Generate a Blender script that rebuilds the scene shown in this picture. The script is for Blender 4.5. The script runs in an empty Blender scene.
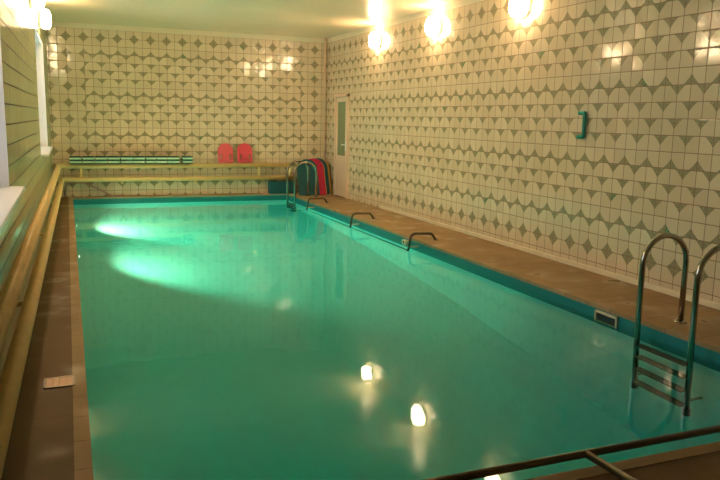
import bpy, bmesh, math, random
from mathutils import Vector, Matrix

random.seed(7)
C = bpy.context.scene.collection
PI = math.pi

# ------------------------------------------------------------------ camera
YAW, PIT, ROL = 0.38392, 0.16461, 0.019963
cam_data = bpy.data.cameras.new('camera')
cam = bpy.data.objects.new('camera', cam_data)
C.objects.link(cam)
fw = Vector((math.sin(YAW) * math.cos(PIT), math.cos(YAW) * math.cos(PIT), -math.sin(PIT)))
rt = Vector((math.cos(YAW), -math.sin(YAW), 0))
up = rt.cross(fw)
r2 = math.cos(ROL) * rt + math.sin(ROL) * up
u2 = -math.sin(ROL) * rt + math.cos(ROL) * up
m = Matrix((r2, u2, -fw)).transposed().to_4x4()
m.translation = Vector((0.2614, -14.6902, 1.5389))
cam.matrix_world = m
cam_data.sensor_width = 36
cam_data.lens = 36 * 721.72 / 720
cam_data.clip_start = 0.02
bpy.context.scene.camera = cam

# ------------------------------------------------------------------ world, exposure
sc = bpy.context.scene
world = bpy.data.worlds.new('daylight')
sc.world = world
world.use_nodes = True
wbg = world.node_tree.nodes['Background']
wbg.inputs['Color'].default_value = (0.92, 0.90, 1.0, 1)      # flat overcast daylight seen through the windows
wbg.inputs['Strength'].default_value = 4.5
LAMP_STRENGTH = 47.0
LAMP_COLOR = (1.0, 0.70, 0.40)
UNDERWATER_W = 1200.0
sc.view_settings.view_transform = 'Standard'
sc.view_settings.look = 'None'
sc.view_settings.exposure = 0.0
sc.view_settings.gamma = 1.0
sc.view_settings.use_curve_mapping = False
cy = sc.cycles
cy.use_denoising = True
cy.max_bounces = 10
cy.diffuse_bounces = 5
cy.glossy_bounces = 4
cy.transmission_bounces = 8
cy.sample_clamp_indirect = 30.0
cy.blur_glossy = 0.5

# ------------------------------------------------------------------ dimensions (metres)
XR = 5.3666                     # right wall
YF = -16.2                      # wall behind the camera
ZT, ZC = 3.106, 3.20            # top of the tiling, ceiling
T = 0.15                        # wall tile
PX0, PX1, PY0, PY1 = 0.30, 4.455, -12.24, -0.23   # pool opening
WZ = -0.11                      # water level
DEPTH, SHALLOW = -2.2, -0.85        # the floor slopes from the near end up to the far end


def xw(y):                      # the left wall runs very slightly askew
    return -0.03 + 0.0137 * y


# ------------------------------------------------------------------ node helpers
class NT:
    def __init__(s, name):
        s.m = bpy.data.materials.new(name)
        s.m.use_nodes = True
        s.t = s.m.node_tree
        s.b = s.t.nodes['Principled BSDF']

    def n(s, typ, **kw):
        nd = s.t.nodes.new(typ)
        for k, v in kw.items():
            setattr(nd, k, v)
        return nd

    def l(s, a, b):
        s.t.links.new(a, b)

    def val(s, sock, v):
        if hasattr(v, 'is_output'):
            s.l(v, sock)
        else:
            sock.default_value = v

    def math(s, op, a, b=0.0, c=None, clamp=False):
        nd = s.n('ShaderNodeMath', operation=op, use_clamp=clamp)
        s.val(nd.inputs[0], a)
        s.val(nd.inputs[1], b)
        if c is not None:
            s.val(nd.inputs[2], c)
        return nd.outputs[0]

    def mix(s, f, a, b):
        nd = s.n('ShaderNodeMix', data_type='RGBA')
        s.val(nd.inputs[0], f)
        s.val(nd.inputs[6], a if hasattr(a, 'is_output') else (*a, 1))
        s.val(nd.inputs[7], b if hasattr(b, 'is_output') else (*b, 1))
        return nd.outputs[2]

    def noise(s, scale, detail=3, rough=0.55, vec=None):
        nd = s.n('ShaderNodeTexNoise')
        nd.inputs['Scale'].default_value = scale
        nd.inputs['Detail'].default_value = detail
        nd.inputs['Roughness'].default_value = rough
        if vec is None:
            vec = s.pos()
        s.l(vec, nd.inputs['Vector'])
        return nd.outputs['Fac']

    def pos(s):
        if not hasattr(s, '_p'):
            s._p = s.n('ShaderNodeTexCoord').outputs['Object']
        return s._p

    def wpos(s):
        if not hasattr(s, '_w'):
            s._w = s.n('ShaderNodeNewGeometry').outputs['Position']
        return s._w

    def step(s, x, lo, hi):
        nd = s.n('ShaderNodeMapRange', interpolation_type='SMOOTHSTEP')
        s.val(nd.inputs['Value'], x)
        s.val(nd.inputs['From Min'], lo)
        s.val(nd.inputs['From Max'], hi)
        return nd.outputs[0]

    def bump(s, h, strength, dist, normal=None):
        nd = s.n('ShaderNodeBump')
        nd.inputs['Strength'].default_value = strength
        nd.inputs['Distance'].default_value = dist
        s.l(h, nd.inputs['Height'])
        if normal is not None:
            s.l(normal, nd.inputs['Normal'])
        return nd.outputs[0]

    def set(s, name, v):
        s.val(s.b.inputs[name], (*v, 1) if isinstance(v, tuple) and len(v) == 3 else v)


def plain(name, col, rough=0.5, metal=0.0, var=0.12, scale=12, spec=0.5, bump=0.0):
    k = NT(name)
    n = k.noise(scale)
    dark = tuple(c * (1 - var) for c in col)
    lite = tuple(min(1, c * (1 + var)) for c in col)
    k.set('Base Color', k.mix(n, dark, lite))
    k.set('Roughness', rough)
    k.set('Metallic', metal)
    k.set('Specular IOR Level', spec)
    if bump:
        k.set('Normal', k.bump(k.noise(scale * 4), bump, 0.01))
    return k.m


def tile_material(name, base, base2, orn, orn2, grout, patterned=True, tilt=0.03, gw=0.014):
    k = NT(name)
    uv = k.n('ShaderNodeUVMap').outputs[0]
    sp = k.n('ShaderNodeSeparateXYZ')
    k.l(uv, sp.inputs[0])
    u, v = sp.outputs[0], sp.outputs[1]
    at = k.n('ShaderNodeAttribute', attribute_name='tile_rnd')
    rs = k.n('ShaderNodeSeparateXYZ')
    k.l(at.outputs['Vector'], rs.inputs[0])
    body = k.mix(rs.outputs[0], base, base2)
    blot = k.step(k.noise(1.3, 4), 0.35, 0.75)
    body = k.mix(k.math('MULTIPLY', blot, 0.25), body, tuple(c * 0.8 for c in base2))
    col = body
    if patterned:
        a = k.math('SUBTRACT', 1.0, u)
        b = k.math('SUBTRACT', 1.0, v)
        p = 0.86
        s_ = k.math('ADD', k.math('POWER', a, p), k.math('POWER', b, p))
        TT = 0.64 ** p
        tri = k.math('SUBTRACT', 1.0, k.step(s_, TT - 0.03, TT + 0.03))
        spk = k.step(k.noise(85, 1), 0.50, 0.58)
        green = k.step(rs.outputs[1], 0.988, 0.989)
        oc = k.mix(green, orn, (0.09, 0.22, 0.10))
        oc = k.mix(k.math('MULTIPLY', spk, 0.55), oc, orn2)
        col = k.mix(tri, body, oc)
    e = k.math('MINIMUM', k.math('MINIMUM', u, k.math('SUBTRACT', 1.0, u)),
               k.math('MINIMUM', v, k.math('SUBTRACT', 1.0, v)))
    g = k.math('SUBTRACT', 1.0, k.step(e, gw, gw + 0.02))
    col = k.mix(g, col, grout)
    k.set('Base Color', col)
    k.set('Roughness', k.math('ADD', 0.10 if patterned else 0.2, k.math('MULTIPLY', g, 0.6)))
    k.set('Specular IOR Level', 0.6)
    geo = k.n('ShaderNodeNewGeometry')
    dv = k.n('ShaderNodeVectorMath', operation='SUBTRACT')
    k.l(at.outputs['Vector'], dv.inputs[0])
    dv.inputs[1].default_value = (0.5, 0.5, 0.5)
    sv = k.n('ShaderNodeVectorMath', operation='SCALE')
    k.l(dv.outputs[0], sv.inputs[0])
    sv.inputs['Scale'].default_value = tilt
    av = k.n('ShaderNodeVectorMath', operation='ADD')
    k.l(geo.outputs['Normal'], av.inputs[0])
    k.l(sv.outputs[0], av.inputs[1])
    nv = k.n('ShaderNodeVectorMath', operation='NORMALIZE')
    k.l(av.outputs[0], nv.inputs[0])
    h = k.math('ADD', k.step(e, 0.0, 0.07), k.math('MULTIPLY', k.noise(9, 2), 0.25))
    k.set('Normal', k.bump(h, 0.25, 0.004, nv.outputs[0]))
    return k.m


M = {}
M['tile'] = tile_material('patterned_wall_tile', (0.79, 0.66, 0.47), (0.70, 0.57, 0.39),
                          (0.30, 0.27, 0.16), (0.56, 0.48, 0.31), (0.27, 0.15, 0.08))
M['green_tile'] = tile_material('plain_green_wall_tile', (0.70, 0.66, 0.40), (0.62, 0.60, 0.36),
                                (0, 0, 0), (0, 0, 0), (0.10, 0.08, 0.04), patterned=False, gw=0.035, tilt=0.012)
M['plaster'] = plain('cream_plaster', (0.74, 0.68, 0.50), 0.5, var=0.06, scale=3)
M['white'] = plain('white_gloss_paint', (0.88, 0.88, 0.90), 0.3, var=0.05, scale=4)
M['door_paint'] = plain('cream_door_paint', (0.76, 0.57, 0.42), 0.35, var=0.06, scale=4)
M['trim'] = plain('pale_skirting_paint', (0.80, 0.70, 0.52), 0.4, var=0.15, scale=8)
M['pipe'] = plain('ochre_pipe_paint', (0.80, 0.55, 0.23), 0.33, var=0.16, scale=7)
M['steel'] = plain('stainless_steel', (0.42, 0.38, 0.33), 0.16, metal=1.0, var=0.06, scale=20)
M['dull_steel'] = plain('dull_brown_steel', (0.14, 0.11, 0.08), 0.30, metal=0.9, var=0.2, scale=20)
M['rung'] = plain('dark_rung_plastic', (0.05, 0.06, 0.05), 0.5)
M['rubber'] = plain('black_rubber', (0.02, 0.02, 0.02), 0.6)
M['pink'] = plain('coral_red_foam', (0.72, 0.10, 0.12), 0.6, var=0.06)
M['pink_deep'] = plain('deep_red_foam', (0.66, 0.06, 0.09), 0.6, var=0.06)
M['foam_green'] = plain('dark_green_foam', (0.015, 0.075, 0.045), 0.7)
M['foam_mint'] = plain('pale_mint_foam', (0.50, 0.74, 0.54), 0.7)
M['foam_teal'] = plain('dark_teal_foam', (0.008, 0.085, 0.10), 0.7)
M['foam_magenta'] = plain('crimson_foam', (0.55, 0.012, 0.07), 0.7)
M['foam_tan'] = plain('sand_foam', (0.55, 0.33, 0.16), 0.7)
M['foam_orange'] = plain('orange_foam', (0.75, 0.32, 0.06), 0.7)
M['foam_black'] = plain('charcoal_foam', (0.03, 0.03, 0.03), 0.7)
M['handle_green'] = plain('bottle_green_plastic', (0.005, 0.24, 0.16), 0.25)
M['hose'] = plain('pink_brown_rubber', (0.50, 0.26, 0.22), 0.5)
M['beige'] = plain('beige_plastic', (0.62, 0.54, 0.38), 0.4)
M['dark'] = plain('dark_recess', (0.012, 0.02, 0.03), 0.5)
M['grate'] = plain('worn_grate_metal', (0.24, 0.13, 0.07), 0.38, metal=0.6, var=0.2)


def deck_material(name, c1, c2, joint, jx, shade_mix=0.0):
    k = NT(name)
    n1 = k.noise(1.4, 5, 0.6)
    n2 = k.noise(14, 4, 0.6)
    col = k.mix(k.step(n1, 0.3, 0.7), c1, c2)
    col = k.mix(k.math('MULTIPLY', k.step(n2, 0.5, 0.8), 0.35), col, tuple(c * 0.6 for c in c1))
    sp = k.n('ShaderNodeSeparateXYZ')
    k.l(k.wpos(), sp.inputs[0])
    fy = k.math('FRACT', k.math('DIVIDE', k.math('ADD', sp.outputs[1], 40.0), jx))
    ey = k.math('MULTIPLY', k.math('MINIMUM', fy, k.math('SUBTRACT', 1.0, fy)), jx)
    j = k.math('SUBTRACT', 1.0, k.step(ey, 0.002, 0.006))
    col = k.mix(k.math('MULTIPLY', j, 0.7), col, joint)
    if shade_mix:                                    # shade painted into the walkway by the pipes and the near end
        shade_zone = k.math('MAXIMUM', k.math('LESS_THAN', sp.outputs[0], 1.0), k.math('LESS_THAN', sp.outputs[1], -12.2))
        col = k.mix(k.math('MULTIPLY', shade_zone, shade_mix), col, (0.12, 0.060, 0.022))
    k.set('Base Color', col)
    wet = k.step(k.noise(2.6, 2), 0.48, 0.75)
    k.set('Roughness', k.math('SUBTRACT', 0.60, k.math('MULTIPLY', wet, 0.36)))
    k.set('Specular IOR Level', 0.22)
    h = k.math('ADD', k.math('MULTIPLY', n2, 0.5), k.math('MULTIPLY', j, -0.6))
    k.set('Normal', k.bump(h, 0.12, 0.004))
    return k.m


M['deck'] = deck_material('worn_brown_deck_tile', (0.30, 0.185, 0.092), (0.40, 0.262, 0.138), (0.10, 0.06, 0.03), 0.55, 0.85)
M['coping'] = deck_material('brown_coping_tile', (0.33, 0.21, 0.11), (0.40, 0.27, 0.15), (0.12, 0.09, 0.05), 0.30)


def basin_material():
    k = NT('pool_basin_paint')
    sp = k.n('ShaderNodeSeparateXYZ')
    k.l(k.wpos(), sp.inputs[0])
    band = k.step(sp.outputs[2], -0.265, -0.26)
    n = k.noise(1.1, 4)
    col = k.mix(n, (0.50, 0.84, 0.81), (0.58, 0.90, 0.87))
    bc = k.mix(k.noise(3, 3), (0.004, 0.17, 0.19), (0.008, 0.24, 0.25))
    k.set('Base Color', k.mix(band, col, bc))
    k.set('Roughness', 0.5)
    return k.m


M['basin'] = basin_material()


def water_material():
    k = NT('pool_water')
    t = k.t
    t.nodes.remove(k.b)
    out = t.nodes['Material Output']
    g = k.n('ShaderNodeBsdfGlass')
    g.inputs['Roughness'].default_value = 0.035
    g.inputs['IOR'].default_value = 1.26
    g.inputs['Color'].default_value = (0.92, 1, 0.98, 1)
    mp = k.n('ShaderNodeMapping')
    k.l(k.pos(), mp.inputs['Vector'])
    mp.inputs['Scale'].default_value = (1.0, 1.0, 1.0)
    n1 = k.noise(1.6, 2, 0.4, mp.outputs[0])
    n2 = k.noise(9.0, 1, 0.4, mp.outputs[0])
    h = k.math('ADD', n1, k.math('MULTIPLY', n2, 0.05))
    k.l(k.bump(h, 0.10, 0.05), g.inputs['Normal'])
    k.l(g.outputs[0], out.inputs['Surface'])
    va = k.n('ShaderNodeVolumeAbsorption')
    va.inputs['Color'].default_value = (0.04, 0.875, 0.89, 1)
    va.inputs['Density'].default_value = 0.95
    k.l(va.outputs[0], out.inputs['Volume'])
    return k.m


M['water'] = water_material()


def emission(name, col, strength):
    k = NT(name)
    k.set('Base Color', (0.9, 0.9, 0.9))
    k.set('Emission Color', col)
    k.set('Emission Strength', strength)
    return k.m


M['lamp'] = emission('lit_opal_glass', LAMP_COLOR, LAMP_STRENGTH)
M['uw_lens'] = emission('lit_underwater_lens', (1.0, 0.85, 0.6), 6.0)


def glass_pane(name):
    k = NT(name)
    k.t.nodes.remove(k.b)
    tr, gl, mx, fr = k.n('ShaderNodeBsdfTransparent'), k.n('ShaderNodeBsdfGlossy'), k.n('ShaderNodeMixShader'), k.n('ShaderNodeFresnel')
    gl.inputs['Roughness'].default_value = 0.02
    tr.inputs['Color'].default_value = (0.94, 0.97, 0.96, 1)
    k.l(fr.outputs[0], mx.inputs[0])
    k.l(tr.outputs[0], mx.inputs[1])
    k.l(gl.outputs[0], mx.inputs[2])
    k.l(mx.outputs[0], k.t.nodes['Material Output'].inputs['Surface'])
    return k.m


M['pane'] = glass_pane('window_glass')
k = NT('frosted_green_door_glass')
k.set('Base Color', k.mix(k.noise(5), (0.20, 0.26, 0.15), (0.26, 0.32, 0.19)))
k.set('Roughness', 0.12)
M['door_glass'] = k.m


# ------------------------------------------------------------------ mesh helpers
def link(name, me, mat, parent=None, loc=None, rot=None, smooth=False):
    o = bpy.data.objects.new(name, me)
    C.objects.link(o)
    for mt in (mat if isinstance(mat, (list, tuple)) else [mat]):
        me.materials.append(mt)
    if parent:
        o.parent = parent
    if loc:
        o.location = loc
    if rot:
        o.rotation_euler = rot
    if smooth:
        for p in me.polygons:
            p.use_smooth = True
    return o


def obj(name, bm, mat, parent=None, loc=None, rot=None, smooth=False):
    me = bpy.data.meshes.new(name)
    bmesh.ops.recalc_face_normals(bm, faces=bm.faces)
    bm.to_mesh(me)
    bm.free()
    return link(name, me, mat, parent, loc, rot, smooth)


def autosmooth(o, ang=40):
    me = o.data
    for p in me.polygons:
        p.use_smooth = True
    bm = bmesh.new()
    bm.from_mesh(me)
    for e in bm.edges:
        if len(e.link_faces) == 2 and e.calc_face_angle(0) > math.radians(ang):
            e.smooth = False
    bm.to_mesh(me)
    bm.free()
    return o


def box(bm, x0, x1, y0, y1, z0, z1, bev=0.0, seg=2):
    r = bmesh.ops.create_cube(bm, size=1)
    vs = r['verts']
    for v in vs:
        v.co = Vector(((x0 + x1) / 2 + v.co.x * (x1 - x0), (y0 + y1) / 2 + v.co.y * (y1 - y0), (z0 + z1) / 2 + v.co.z * (z1 - z0)))
    if bev:
        es = list({e for v in vs for e in v.link_edges})
        bmesh.ops.bevel(bm, geom=es, offset=bev, segments=seg, affect='EDGES', profile=0.5)


def boxm(*a, **k_):
    bm = bmesh.new()
    box(bm, *a, **k_)
    return bm


def tube(bm, pts, r, seg=16, caps=True):
    pts = [Vector(p) for p in pts]
    n = len(pts)
    tang = []
    for i in range(n):
        a = pts[max(i - 1, 0)]
        b = pts[min(i + 1, n - 1)]
        tang.append((b - a).normalized())
    t0 = tang[0]
    ref = Vector((0, 0, 1)) if abs(t0.z) < 0.9 else Vector((0, 1, 0))
    nx = t0.cross(ref).normalized()
    rings = []
    for i in range(n):
        t = tang[i]
        nx = (nx - t * nx.dot(t)).normalized()
        ny = t.cross(nx)
        rr = r[i] if isinstance(r, (list, tuple)) else r
        rings.append([bm.verts.new(pts[i] + (nx * math.cos(2 * PI * q / seg) + ny * math.sin(2 * PI * q / seg)) * rr) for q in range(seg)])
    for i in range(n - 1):
        for q in range(seg):
            bm.faces.new((rings[i][q], rings[i][(q + 1) % seg], rings[i + 1][(q + 1) % seg], rings[i + 1][q]))
    if caps:
        bm.faces.new(rings[0][::-1])
        bm.faces.new(rings[-1])


def rounded(pts, rad, n=8):
    """polyline with rounded corners"""
    pts = [Vector(p) for p in pts]
    out = [pts[0]]
    for i in range(1, len(pts) - 1):
        a, b, c = pts[i - 1], pts[i], pts[i + 1]
        rr = rad[i - 1] if isinstance(rad, (list, tuple)) else rad
        d1, d2 = (a - b).normalized(), (c - b).normalized()
        ang = d1.angle(d2)
        d = rr / math.tan(ang / 2)
        p1, p2 = b + d1 * d, b + d2 * d
        cen = b + (d1 + d2).normalized() * (rr / math.sin(ang / 2))
        v1, v2 = p1 - cen, p2 - cen
        tot = v1.angle(v2)
        for q in range(n + 1):
            f = q / n
            out.append(cen + (v1 * math.sin((1 - f) * tot) + v2 * math.sin(f * tot)) / math.sin(tot))
    out.append(pts[-1])
    return out


def lathe(bm, prof, seg=32, axis='X', at=(0, 0, 0)):
    """profile of (along, radius) turned about an axis"""
    at = Vector(at)
    rings = []
    for a, r in prof:
        ring = []
        for q in range(seg):
            c, s_ = math.cos(2 * PI * q / seg) * r, math.sin(2 * PI * q / seg) * r
            p = {'X': (a, c, s_), 'Y': (c, a, s_), 'Z': (c, s_, a)}[axis]
            ring.append(bm.verts.new(at + Vector(p)))
        rings.append(ring)
    for i in range(len(rings) - 1):
        for q in range(seg):
            bm.faces.new((rings[i][q], rings[i][(q + 1) % seg], rings[i + 1][(q + 1) % seg], rings[i + 1][q]))
    bm.faces.new(rings[0][::-1])
    bm.faces.new(rings[-1])


def plate(outlines, depth, bev=0.004):
    """2-D outlines (first one outer, the others holes) in x-z, given a thickness along y, as a mesh"""
    cu = bpy.data.curves.new('plate', 'CURVE')
    cu.dimensions = '2D'
    cu.fill_mode = 'BOTH'
    cu.extrude = depth / 2 - bev
    cu.bevel_depth = bev
    cu.bevel_resolution = 2
    for ol in outlines:
        s_ = cu.splines.new('POLY')
        s_.points.add(len(ol) - 1)
        for p, q in zip(s_.points, ol):
            p.co = (q[0], q[1], 0, 1)
        s_.use_cyclic_u = True
    o = bpy.data.objects.new('plate', cu)
    C.objects.link(o)
    dg = bpy.context.evaluated_depsgraph_get()
    me = bpy.data.meshes.new_from_object(o.evaluated_get(dg))
    bpy.data.objects.remove(o)
    bpy.data.curves.remove(cu)
    me.transform(Matrix.Rotation(PI / 2, 4, 'X'))
    me.materials.clear()
    return me


def thing(name, label, cat, loc=(0, 0, 0), rotz=0.0, group=None):
    o = bpy.data.objects.new(name, None)
    o.empty_display_size = 0.1
    C.objects.link(o)
    o.location = loc
    o.rotation_euler = (0, 0, rotz)
    return tag(o, label, cat, group)


def tag(o, label, cat, group=None, kind=None):
    o['label'] = label
    o['category'] = cat
    if group:
        o['group'] = group
    if kind:
        o['kind'] = kind
    return o


def struct(o, label=None, cat=None):
    o['kind'] = 'structure'
    if label:
        o['label'] = label
    if cat:
        o['category'] = cat
    return o


# ------------------------------------------------------------------ the room: tiled walls
def tiled_wall(name, to_world, ncol, length, corner, skip=None, mats=None):
    """tiles as quads; to_world(s, z) gives a point, s runs along the wall;
    corner(row, col) -> (high side along s?, at the bottom?) of the decorated corner"""
    me = bpy.data.meshes.new(name)
    V, F, UV, RND, MI = [], [], [], [], []

    def quad(ps, uvs, rnd, mi):
        i = len(V)
        V.extend(ps)
        F.append((i, i + 1, i + 2, i + 3))
        UV.extend(uvs)
        RND.append(rnd)
        MI.append(mi)
    quad([to_world(0, ZT), to_world(length, ZT), to_world(length, ZC), to_world(0, ZC)], [(0.5, 0.2)] * 4, (0.5, 0.5, 0.5), 1)
    for r in range(1, 22):
        z1 = ZT - (r - 1) * T
        z0 = max(ZT - r * T, 0.0)
        fz = (z1 - z0) / T
        for c in range(ncol):
            s0, s1 = c * T, min((c + 1) * T, length)
            if s1 - s0 < 0.004 or (skip and skip(r, c)):
                continue
            fs = (s1 - s0) / T
            hi, bot = corner(r, c)
            u0, u1 = (0.0, fs) if hi else (1.0, 1.0 - fs)
            if bot:
                vb, vt = fz, 0.0
                vb = 1.0 if fz > 0.99 else fz
            else:
                vb, vt = 1.0 - fz, 1.0
            quad([to_world(s0, z0), to_world(s1, z0), to_world(s1, z1), to_world(s0, z1)],
                 [(u0, vb), (u1, vb), (u1, vt), (u0, vt)],
                 (random.random(), random.random(), random.random()), 0)
    me.from_pydata(V, [], F)
    uvl = me.uv_layers.new(name='UVMap')
    for i, q in enumerate(UV):
        uvl.data[i].uv = q
    at = me.attributes.new('tile_rnd', 'FLOAT_VECTOR', 'FACE')
    for i, q in enumerate(RND):
        at.data[i].vector = q
    for i, q in enumerate(MI):
        me.polygons[i].material_index = q
    me.update()
    return struct(link(name, me, mats or [M['tile'], M['plaster']]))


#          row: (decorated corner at the bottom?, parity of the boundary it sits on)
R_RIGHT = {1: (1, 1), 2: (0, 1), 3: (1, 1), 4: (0, 0), 5: (0, 1), 6: (0, 0), 7: (0, 1), 8: (1, 1), 9: (0, 0), 10: (0, 1),
           11: (0, 0), 12: (0, 1), 13: (1, 0), 14: (0, 1), 15: (0, 0), 16: (0, 1), 17: (1, 0), 18: (0, 1), 19: (1, 1), 20: (0, 1), 21: (1, 1)}
R_BACK = {1: (1, 0), 2: (0, 0), 3: (1, 0), 4: (0, 1), 5: (0, 0), 6: (0, 1), 7: (0, 0), 8: (1, 1), 9: (0, 0), 10: (0, 1),
          11: (0, 0), 12: (0, 1), 13: (1, 1), 14: (0, 0), 15: (0, 1), 16: (0, 0), 17: (1, 1), 18: (0, 0), 19: (1, 0), 20: (0, 0), 21: (1, 0)}


def right_corner(r, c):
    bot, par = R_RIGHT[r]
    return (c % 2 != par, bool(bot))


def back_corner(r, c):
    bot, par = R_BACK[r]
    c -= 1                                     # one extra column covers the skewed corner
    if c < 4 or c >= 32:
        bot, par = r % 2, 0
    return (c % 2 != par, bool(bot))


tiled_wall('wall_right', lambda s, z: Vector((XR, -s, z)), 109, -YF, right_corner)
tiled_wall('wall_back', lambda s, z: Vector((s - T, 0, z)), 37, XR + T, back_corner)
WIN = [(11, 27), (59, 75)]                     # tile columns of the two window openings in the left wall


def left_skip(r, c):
    return 4 <= r <= 14 and any(a <= c < b for a, b in WIN)


tiled_wall('wall_left', lambda s, z: Vector((xw(-s), -s, z)), 109, -YF, right_corner, left_skip, [M['green_tile'], M['plaster']])
struct(obj('wall_front', boxm(-0.6, XR, YF - 0.1, YF, 0, ZC), M['plaster']))
struct(obj('ceiling', boxm(-0.6, XR + 0.3, YF - 0.1, 0.3, ZC, ZC + 0.1), plain('glossy_ceiling_paint', (0.98, 0.80, 0.57), 0.26, var=0.05, scale=1.5)))

# deck round the pool (one slab with a hole), coping, basin
CO = 0.075


def ring(bm, outer, inner, z0, z1):
    o0, o1, o2, o3 = outer
    i0, i1, i2, i3 = inner
    P = [(o0, o2), (o1, o2), (o1, o3), (o0, o3)]
    Q = [(i0, i2), (i1, i2), (i1, i3), (i0, i3)]
    vs = {}
    for nm, L in (('o', P), ('i', Q)):
        for zz in (z0, z1):
            vs[nm, zz] = [bm.verts.new((x, y, zz)) for x, y in L]
    for q in range(4):
        w = (q + 1) % 4
        bm.faces.new((vs['o', z1][q], vs['o', z1][w], vs['i', z1][w], vs['i', z1][q]))
        bm.faces.new((vs['o', z0][w], vs['o', z0][q], vs['i', z0][q], vs['i', z0][w]))
        bm.faces.new((vs['i', z1][q], vs['i', z1][w], vs['i', z0][w], vs['i', z0][q]))
        bm.faces.new((vs['o', z1][w], vs['o', z1][q], vs['o', z0][q], vs['o', z0][w]))


bm = bmesh.new()
ring(bm, (-0.6, XR + 0.05, YF, 0.05), (PX0 - CO, PX1 + CO, PY0 - CO, PY1 + CO), -0.15, 0.0)
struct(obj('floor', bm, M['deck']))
bm = bmesh.new()
ring(bm, (PX0 - CO, PX1 + CO, PY0 - CO, PY1 + CO), (PX0, PX1, PY0, PY1), -0.03, 0.004)
struct(obj('trim_1', bm, M['coping']))
bm = bmesh.new()
ring(bm, (PX0 - CO, PX1 + CO, PY0 - CO, PY1 + CO), (PX0, PX1, PY0, PY1), DEPTH - 0.1, -0.03)
box(bm, PX0 - 0.01, PX1 + 0.01, PY0 - 0.01, PY1 + 0.01, DEPTH - 0.1, DEPTH)
for v in bm.verts:
    if abs(v.co.z - DEPTH) < 1e-5 and v.co.y > PY1 - 0.2:
        v.co.z = SHALLOW
struct(obj('pool_basin', bm, M['basin']), 'sunken swimming pool basin painted mint with a teal band at the rim', 'pool basin')
bm = boxm(PX0 - 0.004, PX1 + 0.004, PY0 - 0.004, PY1 + 0.004, DEPTH - 0.004, WZ)
tag(obj('pool_water', bm, M['water']), 'still teal green water filling the long indoor pool', 'water', kind='stuff')

# right-hand skirting
struct(obj('baseboard_right', boxm(XR - 0.018, XR + 0.002, -15.9, -3.0, 0.0, 0.055, bev=0.006), M['trim']))

# ------------------------------------------------------------------ windows in the left wall
for wi, (a, b) in enumerate(WIN):
    y1, y0 = -a * T, -b * T
    z0, z1 = ZT - 14 * T, ZT - 3 * T
    xa = xw((y0 + y1) / 2)
    d = 0.24
    bm = bmesh.new()                            # white reveals, slightly splayed wall thickness
    box(bm, xa - d, xw(y1) - 0.001, y1, y1 + 0.03, z0, z1)
    box(bm, xa - d, xw(y0) - 0.001, y0 - 0.03, y0, z0, z1)
    box(bm, xa - d, xa - 0.018, y0 - 0.03, y1 + 0.03, z1, z1 + 0.03)
    w = struct(obj('window_%d' % (2 - wi), bm, M['white']))
    bm = bmesh.new()
    fx0, fx1 = xa - d, xa - d + 0.06
    box(bm, fx0, fx1, y0, y0 + 0.07, z0, z1, bev=0.005)
    box(bm, fx0, fx1, y1 - 0.07, y1, z0, z1, bev=0.005)
    box(bm, fx0, fx1, y0, y1, z0, z0 + 0.07, bev=0.005)
    box(bm, fx0, fx1, y0, y1, z1 - 0.07, z1, bev=0.005)
    box(bm, fx0, fx1, (y0 + y1) / 2 - 0.04, (y0 + y1) / 2 + 0.04, z0, z1, bev=0.005)
    obj('window_frame', bm, M['white'], w)
    obj('window_pane', boxm(fx0 + 0.025, fx0 + 0.031, y0 + 0.06, y1 - 0.06, z0 + 0.06, z1 - 0.06), M['pane'], w)
    obj('window_sill', boxm(xa - d, xw(y1) + (0.10 if wi else 0.07), y0 - 0.06, y1 + 0.08, z0 - 0.035, z0, bev=0.008), M['white'], w)

# ------------------------------------------------------------------ door on the right wall
dy0, dy1, dz1 = -1.39, -0.62, 2.04
bm = bmesh.new()
X0 = XR - 0.03
box(bm, X0 - 0.012, XR + 0.01, dy0, dy0 + 0.07, 0, dz1, bev=0.004)
box(bm, X0 - 0.012, XR + 0.01, dy1 - 0.07, dy1, 0, dz1, bev=0.004)
box(bm, X0 - 0.012, XR + 0.01, dy0, dy1, dz1 - 0.06, dz1, bev=0.004)
door = struct(obj('door_1', bm, M['door_paint']))
bm = bmesh.new()
a, b = dy0 + 0.075, dy1 - 0.075
box(bm, X0, XR, a, a + 0.085, 0.01, dz1 - 0.065, bev=0.003)
box(bm, X0, XR, b - 0.085, b, 0.01, dz1 - 0.065, bev=0.003)
box(bm, X0, XR, a + 0.08, b - 0.08, dz1 - 0.15, dz1 - 0.065, bev=0.003)
box(bm, X0, XR, a + 0.08, b - 0.08, 0.01, 0.83, bev=0.003)
leaf = obj('door_leaf', bm, M['door_paint'], door)
obj('door_glass', boxm(X0 + 0.012, XR - 0.004, a + 0.08, b - 0.08, 0.82, dz1 - 0.14), M['door_glass'], leaf)
bm = bmesh.new()
box(bm, X0 - 0.008, X0 + 0.002, a + 0.02, a + 0.06, 0.93, 1.13, bev=0.003)
tube(bm, rounded([(X0 - 0.004, a + 0.04, 1.05), (X0 - 0.05, a + 0.04, 1.05), (X0 - 0.05, a + 0.15, 1.05)], 0.012), 0.009, 10)
autosmooth(obj('door_handle', bm, M['white'], leaf))

# ------------------------------------------------------------------ wall lamps
lamp_glass = lamp_base = None


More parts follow.
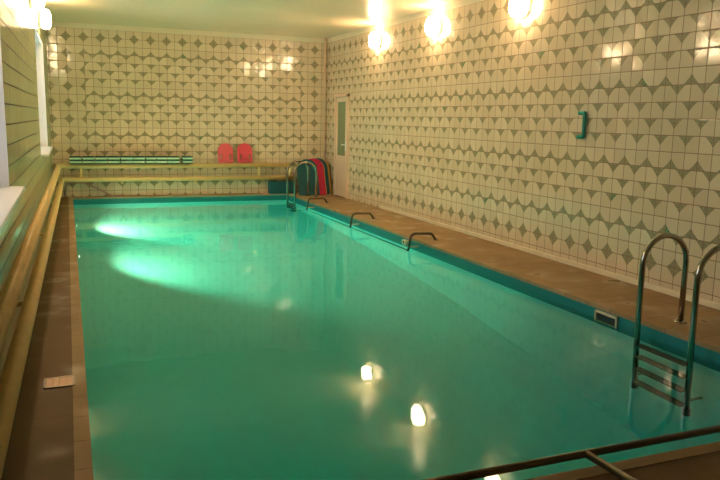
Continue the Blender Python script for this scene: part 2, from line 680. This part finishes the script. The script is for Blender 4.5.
def wall_lamp(x, y, z, side, label):
    """side = -1: mounted on the right wall, facing left; +1: on the left wall"""
    global lamp_glass, lamp_base
    t = thing('wall_lamp', label, 'lamp', (x, y, z), 0 if side < 0 else PI, 'round opal wall lamps')
    if lamp_glass is None:
        bm = bmesh.new()
        lathe(bm, [(0.0, 0.135), (-0.035, 0.135), (-0.04, 0.130), (-0.04, 0.10)], 40)
        lamp_base = autosmooth(obj('lamp_base', bm, M['white'], t)).data
        bm = bmesh.new()
        lathe(bm, [(-0.035, 0.122), (-0.06, 0.138), (-0.10, 0.145), (-0.135, 0.138), (-0.155, 0.118), (-0.168, 0.085), (-0.174, 0.045), (-0.176, 0.01)], 40)
        lamp_glass = obj('lamp_shade', bm, M['lamp'], t, smooth=True).data
    else:
        for nm, me in (('lamp_base', lamp_base), ('lamp_shade', lamp_glass)):
            o = bpy.data.objects.new(nm, me)
            C.objects.link(o)
            o.parent = t
    return t


for y, lb in ((-2.765, 'glowing round opal lamp on right wall, closest to the far cream door'),
              (-4.94, 'glowing round opal lamp on right wall, middle one of the three in view'),
              (-7.14, 'glowing round opal lamp on right wall, nearest to the camera of the three in view')):
    wall_lamp(XR, y, 2.91, -1, lb)
for y, lb in ((-2.765, 'glowing round opal lamp on left wall above the far window'),
              (-4.94, 'glowing round opal lamp on left wall, cut by the top edge of the photo')):
    wall_lamp(xw(y), y, 2.91, 1, lb)
wall_lamp(xw(-7.14), -7.14, 2.91, 1, 'round opal lamp on left wall above the photo, third from back wall')
wall_lamp(xw(-9.36), -9.36, 2.91, 1, 'round opal lamp on left wall over the near window, above the photo')

# ------------------------------------------------------------------ underwater floodlights in the left pool wall
uw = None
for y, lb in ((-2.7, 'small underwater floodlight in left pool wall, the farther of two'),
              (-5.3, 'small underwater floodlight in left pool wall, the nearer of two')):
    t = thing('underwater_floodlight', lb, 'underwater light', (PX0, y, -0.45), 0, 'underwater floodlights')
    if uw is None:
        bm = bmesh.new()
        lathe(bm, [(-0.02, 0.075), (0.015, 0.075), (0.022, 0.068), (0.022, 0.052)], 28)
        a_ = autosmooth(obj('lamp_ring', bm, M['steel'], t)).data
        bm = bmesh.new()
        lathe(bm, [(0.012, 0.054), (0.024, 0.050), (0.030, 0.03), (0.032, 0.006)], 28)
        b_ = obj('lamp_lens', bm, M['uw_lens'], t, smooth=True).data
        uw = (a_, b_)
    else:
        for nm, me in zip(('lamp_ring', 'lamp_lens'), uw):
            o = bpy.data.objects.new(nm, me)
            C.objects.link(o)
            o.parent = t
    ld = bpy.data.lights.new('flood_beam', 'SPOT')
    ld.energy = UNDERWATER_W
    ld.color = (1.0, 0.24, 0.13)
    ld.spot_size = math.radians(130)
    ld.spot_blend = 0.35
    ld.shadow_soft_size = 0.05
    lo = bpy.data.objects.new('flood_beam', ld)
    C.objects.link(lo)
    lo.parent = t
    lo.location = (0.06, 0, 0)
    dv = Vector((1.0, 0.30, -0.02))
    lo.rotation_euler = dv.to_track_quat('-Z', 'Y').to_euler()

# ------------------------------------------------------------------ heating pipes along the left and back walls
hp = thing('heating_pipe', 'ochre painted double heating pipe running along left and back walls', 'pipe')


def px(y, off):
    return xw(y) + off


OFF, OFF2 = 0.115, 0.155
bm = bmesh.new()
tube(bm, rounded([(px(-16.1, OFF), -16.1, 0.585), (px(-0.15, OFF), -0.15, 0.585), (4.55, -0.15, 0.585)], 0.06), 0.048, 20)
obj('upper_pipe', bm, M['pipe'], hp, smooth=True)
bm = bmesh.new()
tube(bm, rounded([(px(-16.1, OFF2), -16.1, 0.33), (px(-0.15, OFF2), -0.15, 0.33), (4.66, -0.15, 0.33)], 0.06), 0.045, 20)
obj('lower_pipe', bm, M['pipe'], hp, smooth=True)
for p in ((0.462, -0.15), (3.87, -0.15)):
    bm = bmesh.new()
    tube(bm, [(p[0] + (0.04 if p[1] < -1 else 0), p[1], 0.33), (p[0], p[1], 0.585)], 0.028, 14)
    obj('connector', bm, M['pipe'], hp, smooth=True)
bm = bmesh.new()
tube(bm, [(4.52, -0.15, 0.34), (4.52, -0.15, 0.585)], 0.03, 14)
obj('connector', bm, M['pipe'], hp, smooth=True)
for p in ((1.2, -0.15), (2.6, -0.15), (3.95, -0.15)):
    bm = bmesh.new()
    box(bm, p[0] - 0.02, p[0] + 0.02, -0.17, 0.0, 0.27, 0.30)
    box(bm, p[0] - 0.02, p[0] + 0.02, -0.02, 0.0, 0.22, 0.36)
    obj('wall_bracket', bm, M['pipe'], hp)
for yy in (-3.5, -6.5, -9.5, -12.5):
    bm = bmesh.new()
    box(bm, xw(yy), px(yy, OFF), yy - 0.02, yy + 0.02, 0.27, 0.30)
    box(bm, xw(yy), xw(yy) + 0.015, yy - 0.03, yy + 0.03, 0.2, 0.37)
    obj('wall_bracket', bm, M['pipe'], hp)

bm = bmesh.new()
tube(bm, [(XR - 0.06, -0.06, 0.0), (XR - 0.06, -0.06, ZC)], 0.02, 14)
tag(obj('riser_pipe', bm, M['door_paint'], smooth=True), 'thin cream vertical pipe standing in the far right corner', 'pipe')

# ------------------------------------------------------------------ striped float boards on the back pipe
ORD = ['leftmost', 'second', 'third', 'fourth', 'fifth', 'sixth', 'seventh', 'eighth', 'ninth', 'tenth']
px_l = [69.0, 81.3, 93.3, 105.8, 118.3, 131.0, 143.5, 154.5, 166.5, 182.0]
px_r = [81.3, 93.3, 105.8, 118.3, 131.0, 143.5, 154.5, 166.5, 179.0, 192.7]
KX = lambda p: 0.265 + (p - 69.0) / (193.0 - 69.0) * (2.524 - 0.265)
for i, (pl, pr) in enumerate(zip(px_l, px_r)):
    cx_, w_ = (KX(pl) + KX(pr)) / 2, KX(pr) - KX(pl) - 0.008
    for lev in (0, 1):
        nm = 'striped green foam float, ' + ('upper' if lev else 'lower')
        if i == 9:
            lb = nm + ' board of the separate right-end stack on back pipe'
        else:
            lb = nm + ' board of ' + ORD[i] + (' stack on back pipe' if i == 0 else ' stack from left on back pipe')
        z_ = 0.634 + lev * 0.067
        jx, jr = random.uniform(-0.004, 0.004), random.uniform(-0.02, 0.02)
        t = thing('foam_float', lb, 'swim float', (cx_ + jx, -0.155, z_), jr, 'striped green foam floats on the back pipe')
        h = w_ / 2 - 0.004
        obj('core', boxm(-h, h, -0.14, 0.14, 0.015, 0.051, bev=0.004), M['foam_mint'], t)
        obj('green_layer', boxm(-h - 0.002, h + 0.002, -0.142, 0.142, 0.0, 0.016, bev=0.004), M['foam_green'], t)
        obj('green_layer', boxm(-h - 0.002, h + 0.002, -0.142, 0.142, 0.050, 0.066, bev=0.004), M['foam_green'], t)


def arch(w, h, r=None, n=20):
    r = r or w / 2
    pts = [(-w / 2 + 0.02, 0), (w / 2 - 0.02, 0), (w / 2, 0.02)]
    for q in range(n + 1):
        a = q / n * PI / 2
        pts.append((w / 2 - r + r * math.cos(a), h - r + r * math.sin(a)))
    for q in range(n + 1):
        a = PI / 2 + q / n * PI / 2
        pts.append((-w / 2 + r + r * math.cos(a), h - r + r * math.sin(a)))
    pts.append((-w / 2, 0.02))
    return pts


def slot(cx, cz, w, h, n=6):
    r = w / 2
    pts = []
    for q in range(n + 1):
        a = q / n * PI
        pts.append((cx + r * math.cos(a), cz + h / 2 - r + r * math.sin(a)))
    for q in range(n + 1):
        a = PI + q / n * PI
        pts.append((cx + r * math.cos(a), cz - h / 2 + r + r * math.sin(a)))
    return pts


# two red kickboards standing against the back wall
for cx_, w_, mt, lb in ((3.195, 0.29, 'pink', 'coral red kickboard with two grip slots standing on back pipe, the left one'),
                        (3.585, 0.29, 'pink_deep', 'deeper red kickboard with two grip slots standing on back pipe, the right one')):
    t = thing('kickboard', lb, 'kickboard', (cx_, -0.145, 0.639), 0, 'red kickboards on the back pipe')
    out = arch(w_, 0.385, 0.135)
    me = plate([out, slot(-0.088, 0.115, 0.042, 0.12), slot(0.088, 0.115, 0.042, 0.12), slot(0.0, 0.03, 0.10, 0.026)], 0.036, 0.006)
    o = link('board', me, M[mt], t, rot=(math.radians(-12), 0, 0))
    o = link('grip_bar', plate([[(-0.135, 0.045), (0.135, 0.045), (0.135, 0.062), (-0.135, 0.062)]], 0.05, 0.004), M[mt], t, rot=(math.radians(-12), 0, 0))

# mats leaning in the far right corner
mats = [('foam_teal', 5.01, 0.42, 0.75, -0.66, 'dark teal arched foam mat in front of the leaning stack in far right corner'),
        ('foam_magenta', 5.165, 0.40, 0.765, -0.615, 'crimson arched foam mat leaning behind the front teal one'),
        ('foam_tan', 5.195, 0.40, 0.75, -0.57, 'sand coloured arched foam mat leaning behind the crimson one'),
        ('foam_teal', 5.285, 0.40, 0.765, -0.525, 'dark teal arched foam mat leaning between the sand and orange ones'),
        ('foam_orange', 5.335, 0.38, 0.75, -0.48, 'orange arched foam mat leaning second from the back of the stack'),
        ('foam_black', 5.36, 0.38, 0.74, -0.435, 'charcoal arched foam mat at the very back of the leaning stack')]
for mt, xr, w_, h_, y_, lb in mats:
    me = plate([arch(w_, h_, 0.19)], 0.042, 0.006)
    o = link('foam_mat', me, M[mt], None, (xr - w_ / 2, y_, 0.006), (math.radians(-20), 0, 0))
    tag(o, lb, 'foam mat', 'foam mats leaning in the far corner')
o = obj('foam_block', boxm(4.08, 4.60, -0.24, -0.06, 0.0, 0.25, bev=0.012), M['foam_teal'])
tag(o, 'dark teal foam block lying on the floor under the right end of back pipe', 'foam block')

# hose under the pipes at the left end of the back wall
bm = bmesh.new()
tube(bm, rounded([(0.16, -0.10, 0.02), (0.20, -0.10, 0.27), (0.50, -0.09, 0.27), (0.80, -0.09, 0.12), (0.98, -0.09, 0.012), (1.25, -0.10, 0.012)], [0.08, 0.15, 0.3, 0.15], 8), 0.016, 12)
tag(obj('hose', bm, M['hose'], smooth=True), 'pinkish rubber hose arching under the left end of the back pipes', 'hose')


# ------------------------------------------------------------------ pool ladders
def ladder(y_far, y_near, label):
    yc = (y_far + y_near) / 2
    t = thing('pool_ladder', label, 'ladder', (0, yc, 0), 0, 'steel pool ladders')
    xi, xo = 4.30, 4.735
    r = (xo - xi) / 2
    for dy in (y_far - yc, y_near - yc):
        bm = bmesh.new()
        pts = [(xi + 0.02, dy, -1.05), (xi, dy, 0.30), (xi, dy, 0.49)]
        for q in range(1, 20):
            a = PI - q / 20 * PI
            pts.append((xi + r + r * math.cos(a), dy, 0.49 + r * math.sin(a)))
        pts += [(xo, dy, 0.49), (xo, dy, 0.0)]
        tube(bm, pts, 0.022, 18)
        rail = obj('rail', bm, M['steel'], t, smooth=True)
        bm = bmesh.new()
        lathe(bm, [(0.0, 0.052), (0.008, 0.052), (0.016, 0.040), (0.018, 0.024)], 24, 'Z', (xo, dy, 0.0))
        autosmooth(obj('foot_flange', bm, M['steel'], rail))
        bm = bmesh.new()
        tube(bm, [(xi + 0.02, dy, -0.98), (xi + 0.02, dy, -1.09)], 0.027, 14)
        obj('rubber_foot', bm, M['rubber'], rail)
        bm = bmesh.new()
        tube(bm, [(xi + 0.01, dy, -0.85), (PX1 - 0.002, dy, -0.85)], 0.015, 12)
        obj('wall_stay', bm, M['steel'], rail)
    hl = abs(y_far - y_near) / 2
    for z in (-0.20, -0.45, -0.70, -0.95):
        bm = boxm(xi - 0.035, xi + 0.045, -hl + 0.015, hl - 0.015, z - 0.015, z + 0.012, bev=0.008)
        obj('rung', bm, M['rung'], t)
    return t


ladder(-0.74, -1.26, 'steel pool ladder at the far right corner beside the leaning foam mats')
ladder(-10.475, -11.0, 'large steel pool ladder at right edge of photo in the foreground')

# ------------------------------------------------------------------ handrails over the water
ZB = -0.135


def handrail(name, label, bar_a, bar_b, spots, cross, cat='handrail'):
    t = thing(name, label, cat, (0, 0, 0), 0, 'pool handrails')
    bm = bmesh.new()
    tube(bm, [bar_a, bar_b], 0.017, 14)
    obj('bar', bm, M['dull_steel'], t, smooth=True)
    cr = Vector(cross)
    for s in spots:
        s = Vector(s)
        bm = bmesh.new()
        pts = [s - Vector((0, 0, 0.06)), s + cr * 0.045 + Vector((0, 0, 0.235)), s + cr * 0.345 + Vector((0, 0, 0.225)), s + cr * 0.41 + Vector((0, 0, -ZB))]
        tube(bm, rounded(pts, [0.07, 0.06], 8), 0.017, 14)
        br = obj('bracket', bm, M['dull_steel'], t, smooth=True)
        bm = bmesh.new()
        lathe(bm, [(0.0, 0.034), (0.006, 0.034), (0.01, 0.020)], 20, 'Z', (s + cr * 0.41 + Vector((0, 0, -ZB))))
        autosmooth(obj('foot_flange', bm, M['dull_steel'], br))
        bm = bmesh.new()
        p0 = s + Vector((0, 0, 0.06))
        tube(bm, [p0, p0 + cr * (abs((PX1 if abs(cr.x) > 0 else PY0) - (s.x if abs(cr.x) > 0 else s.y)) - 0.001)], 0.012, 10)
        obj('standoff', bm, M['beige'], br)
    return t


xb = 4.295
handrail('pool_handrail', 'dark steel handrail at water level along right pool edge with three hooped brackets',
         (xb, -2.02, ZB), (xb, -6.36, ZB), [(xb, -2.02, ZB), (xb, -4.26, ZB), (xb, -6.36, ZB)], (1, 0, 0))
# the low barrier over the near rim: a bar with arms running back to posts on the deck
t = thing('end_rail', 'low dark steel rail crossing the near pool edge at bottom right of the photo', 'rail', (0, 0, 0))
yb, zb = -12.22, 0.06
bm = bmesh.new()
tube(bm, [(1.0, yb, zb), (4.3, yb, zb)], 0.018, 14)
obj('bar', bm, M['dull_steel'], t, smooth=True)
for x_ in (1.05, 2.39, 4.2):
    bm = bmesh.new()
    tube(bm, rounded([(x_, yb, zb), (x_ + 0.03, yb - 0.48, zb), (x_ + 0.03, yb - 0.48, 0.0)], 0.05), 0.018, 14)
    ar = obj('arm', bm, M['dull_steel'], t, smooth=True)
    bm = bmesh.new()
    lathe(bm, [(0.0, 0.036), (0.006, 0.036), (0.01, 0.020)], 20, 'Z', (x_ + 0.03, yb - 0.48, 0.0))
    autosmooth(obj('foot_flange', bm, M['dull_steel'], ar))

# ------------------------------------------------------------------ skimmer, inlet, wall handle, floor drain
t = thing('pool_skimmer', 'beige framed skimmer opening in right pool wall left of the near ladder', 'skimmer', (PX1, -9.96, -0.105))
bm = bmesh.new()
for a in ((-0.14, -0.118, -0.075, 0.068), (0.118, 0.14, -0.075, 0.068), (-0.14, 0.14, 0.046, 0.068), (-0.14, 0.14, -0.075, -0.056)):
    box(bm, -0.022, 0.0, a[0], a[1], a[2], a[3], bev=0.003)
obj('frame', bm, M['beige'], t)
obj('mouth', boxm(-0.006, 0.0, -0.12, 0.12, -0.058, 0.048), M['dark'], t)

t = thing('inlet_fitting', 'small beige inlet fitting in right pool wall beside the nearest handrail bracket', 'inlet', (PX1, -6.0, -0.075))
bm = bmesh.new()
box(bm, -0.05, 0.0, -0.06, 0.06, -0.03, 0.03, bev=0.008)
obj('body', bm, M['beige'], t)
bm = bmesh.new()
lathe(bm, [(-0.054, 0.018), (-0.049, 0.020)], 18, 'X')
obj('nozzle', bm, M['dark'], t)

t = thing('grab_handle', 'bottle green bracket handle fixed to the right tiled wall', 'handle', (XR, -8.36, 1.535))
bm = bmesh.new()
tube(bm, rounded([(-0.002, 0.055, 0.125), (-0.035, 0.055, 0.125), (-0.035, -0.04, 0.125), (-0.035, -0.04, -0.125), (-0.035, 0.055, -0.125), (-0.002, 0.055, -0.125)],
                 [0.014, 0.02, 0.02, 0.014], 5), 0.022, 12)
obj('grip', bm, M['handle_green'], t, smooth=True)
for z in (0.125, -0.125):
    bm = bmesh.new()
    lathe(bm, [(-0.008, 0.022), (0.0, 0.024)], 18, 'X', (0, 0.055, z))
    obj('mounting_plate', bm, M['handle_green'], t)

t = thing('floor_drain', 'small rusty rectangular drain grate set in the left deck', 'drain', (0.155, -10.34, 0.0))
bm = bmesh.new()
for a in ((-0.085, 0.085, -0.085, -0.07), (-0.085, 0.085, 0.07, 0.085), (-0.085, -0.07, -0.085, 0.085), (0.07, 0.085, -0.085, 0.085)):
    box(bm, a[0], a[1], a[2], a[3], 0.0, 0.008, bev=0.002)
obj('frame', bm, M['dull_steel'], t)
bm = bmesh.new()
for q in range(4):
    x_ = -0.054 + q * 0.036
    box(bm, x_ - 0.017, x_ + 0.017, -0.072, 0.072, 0.001, 0.006, bev=0.001)
obj('grille', bm, M['grate'], t)
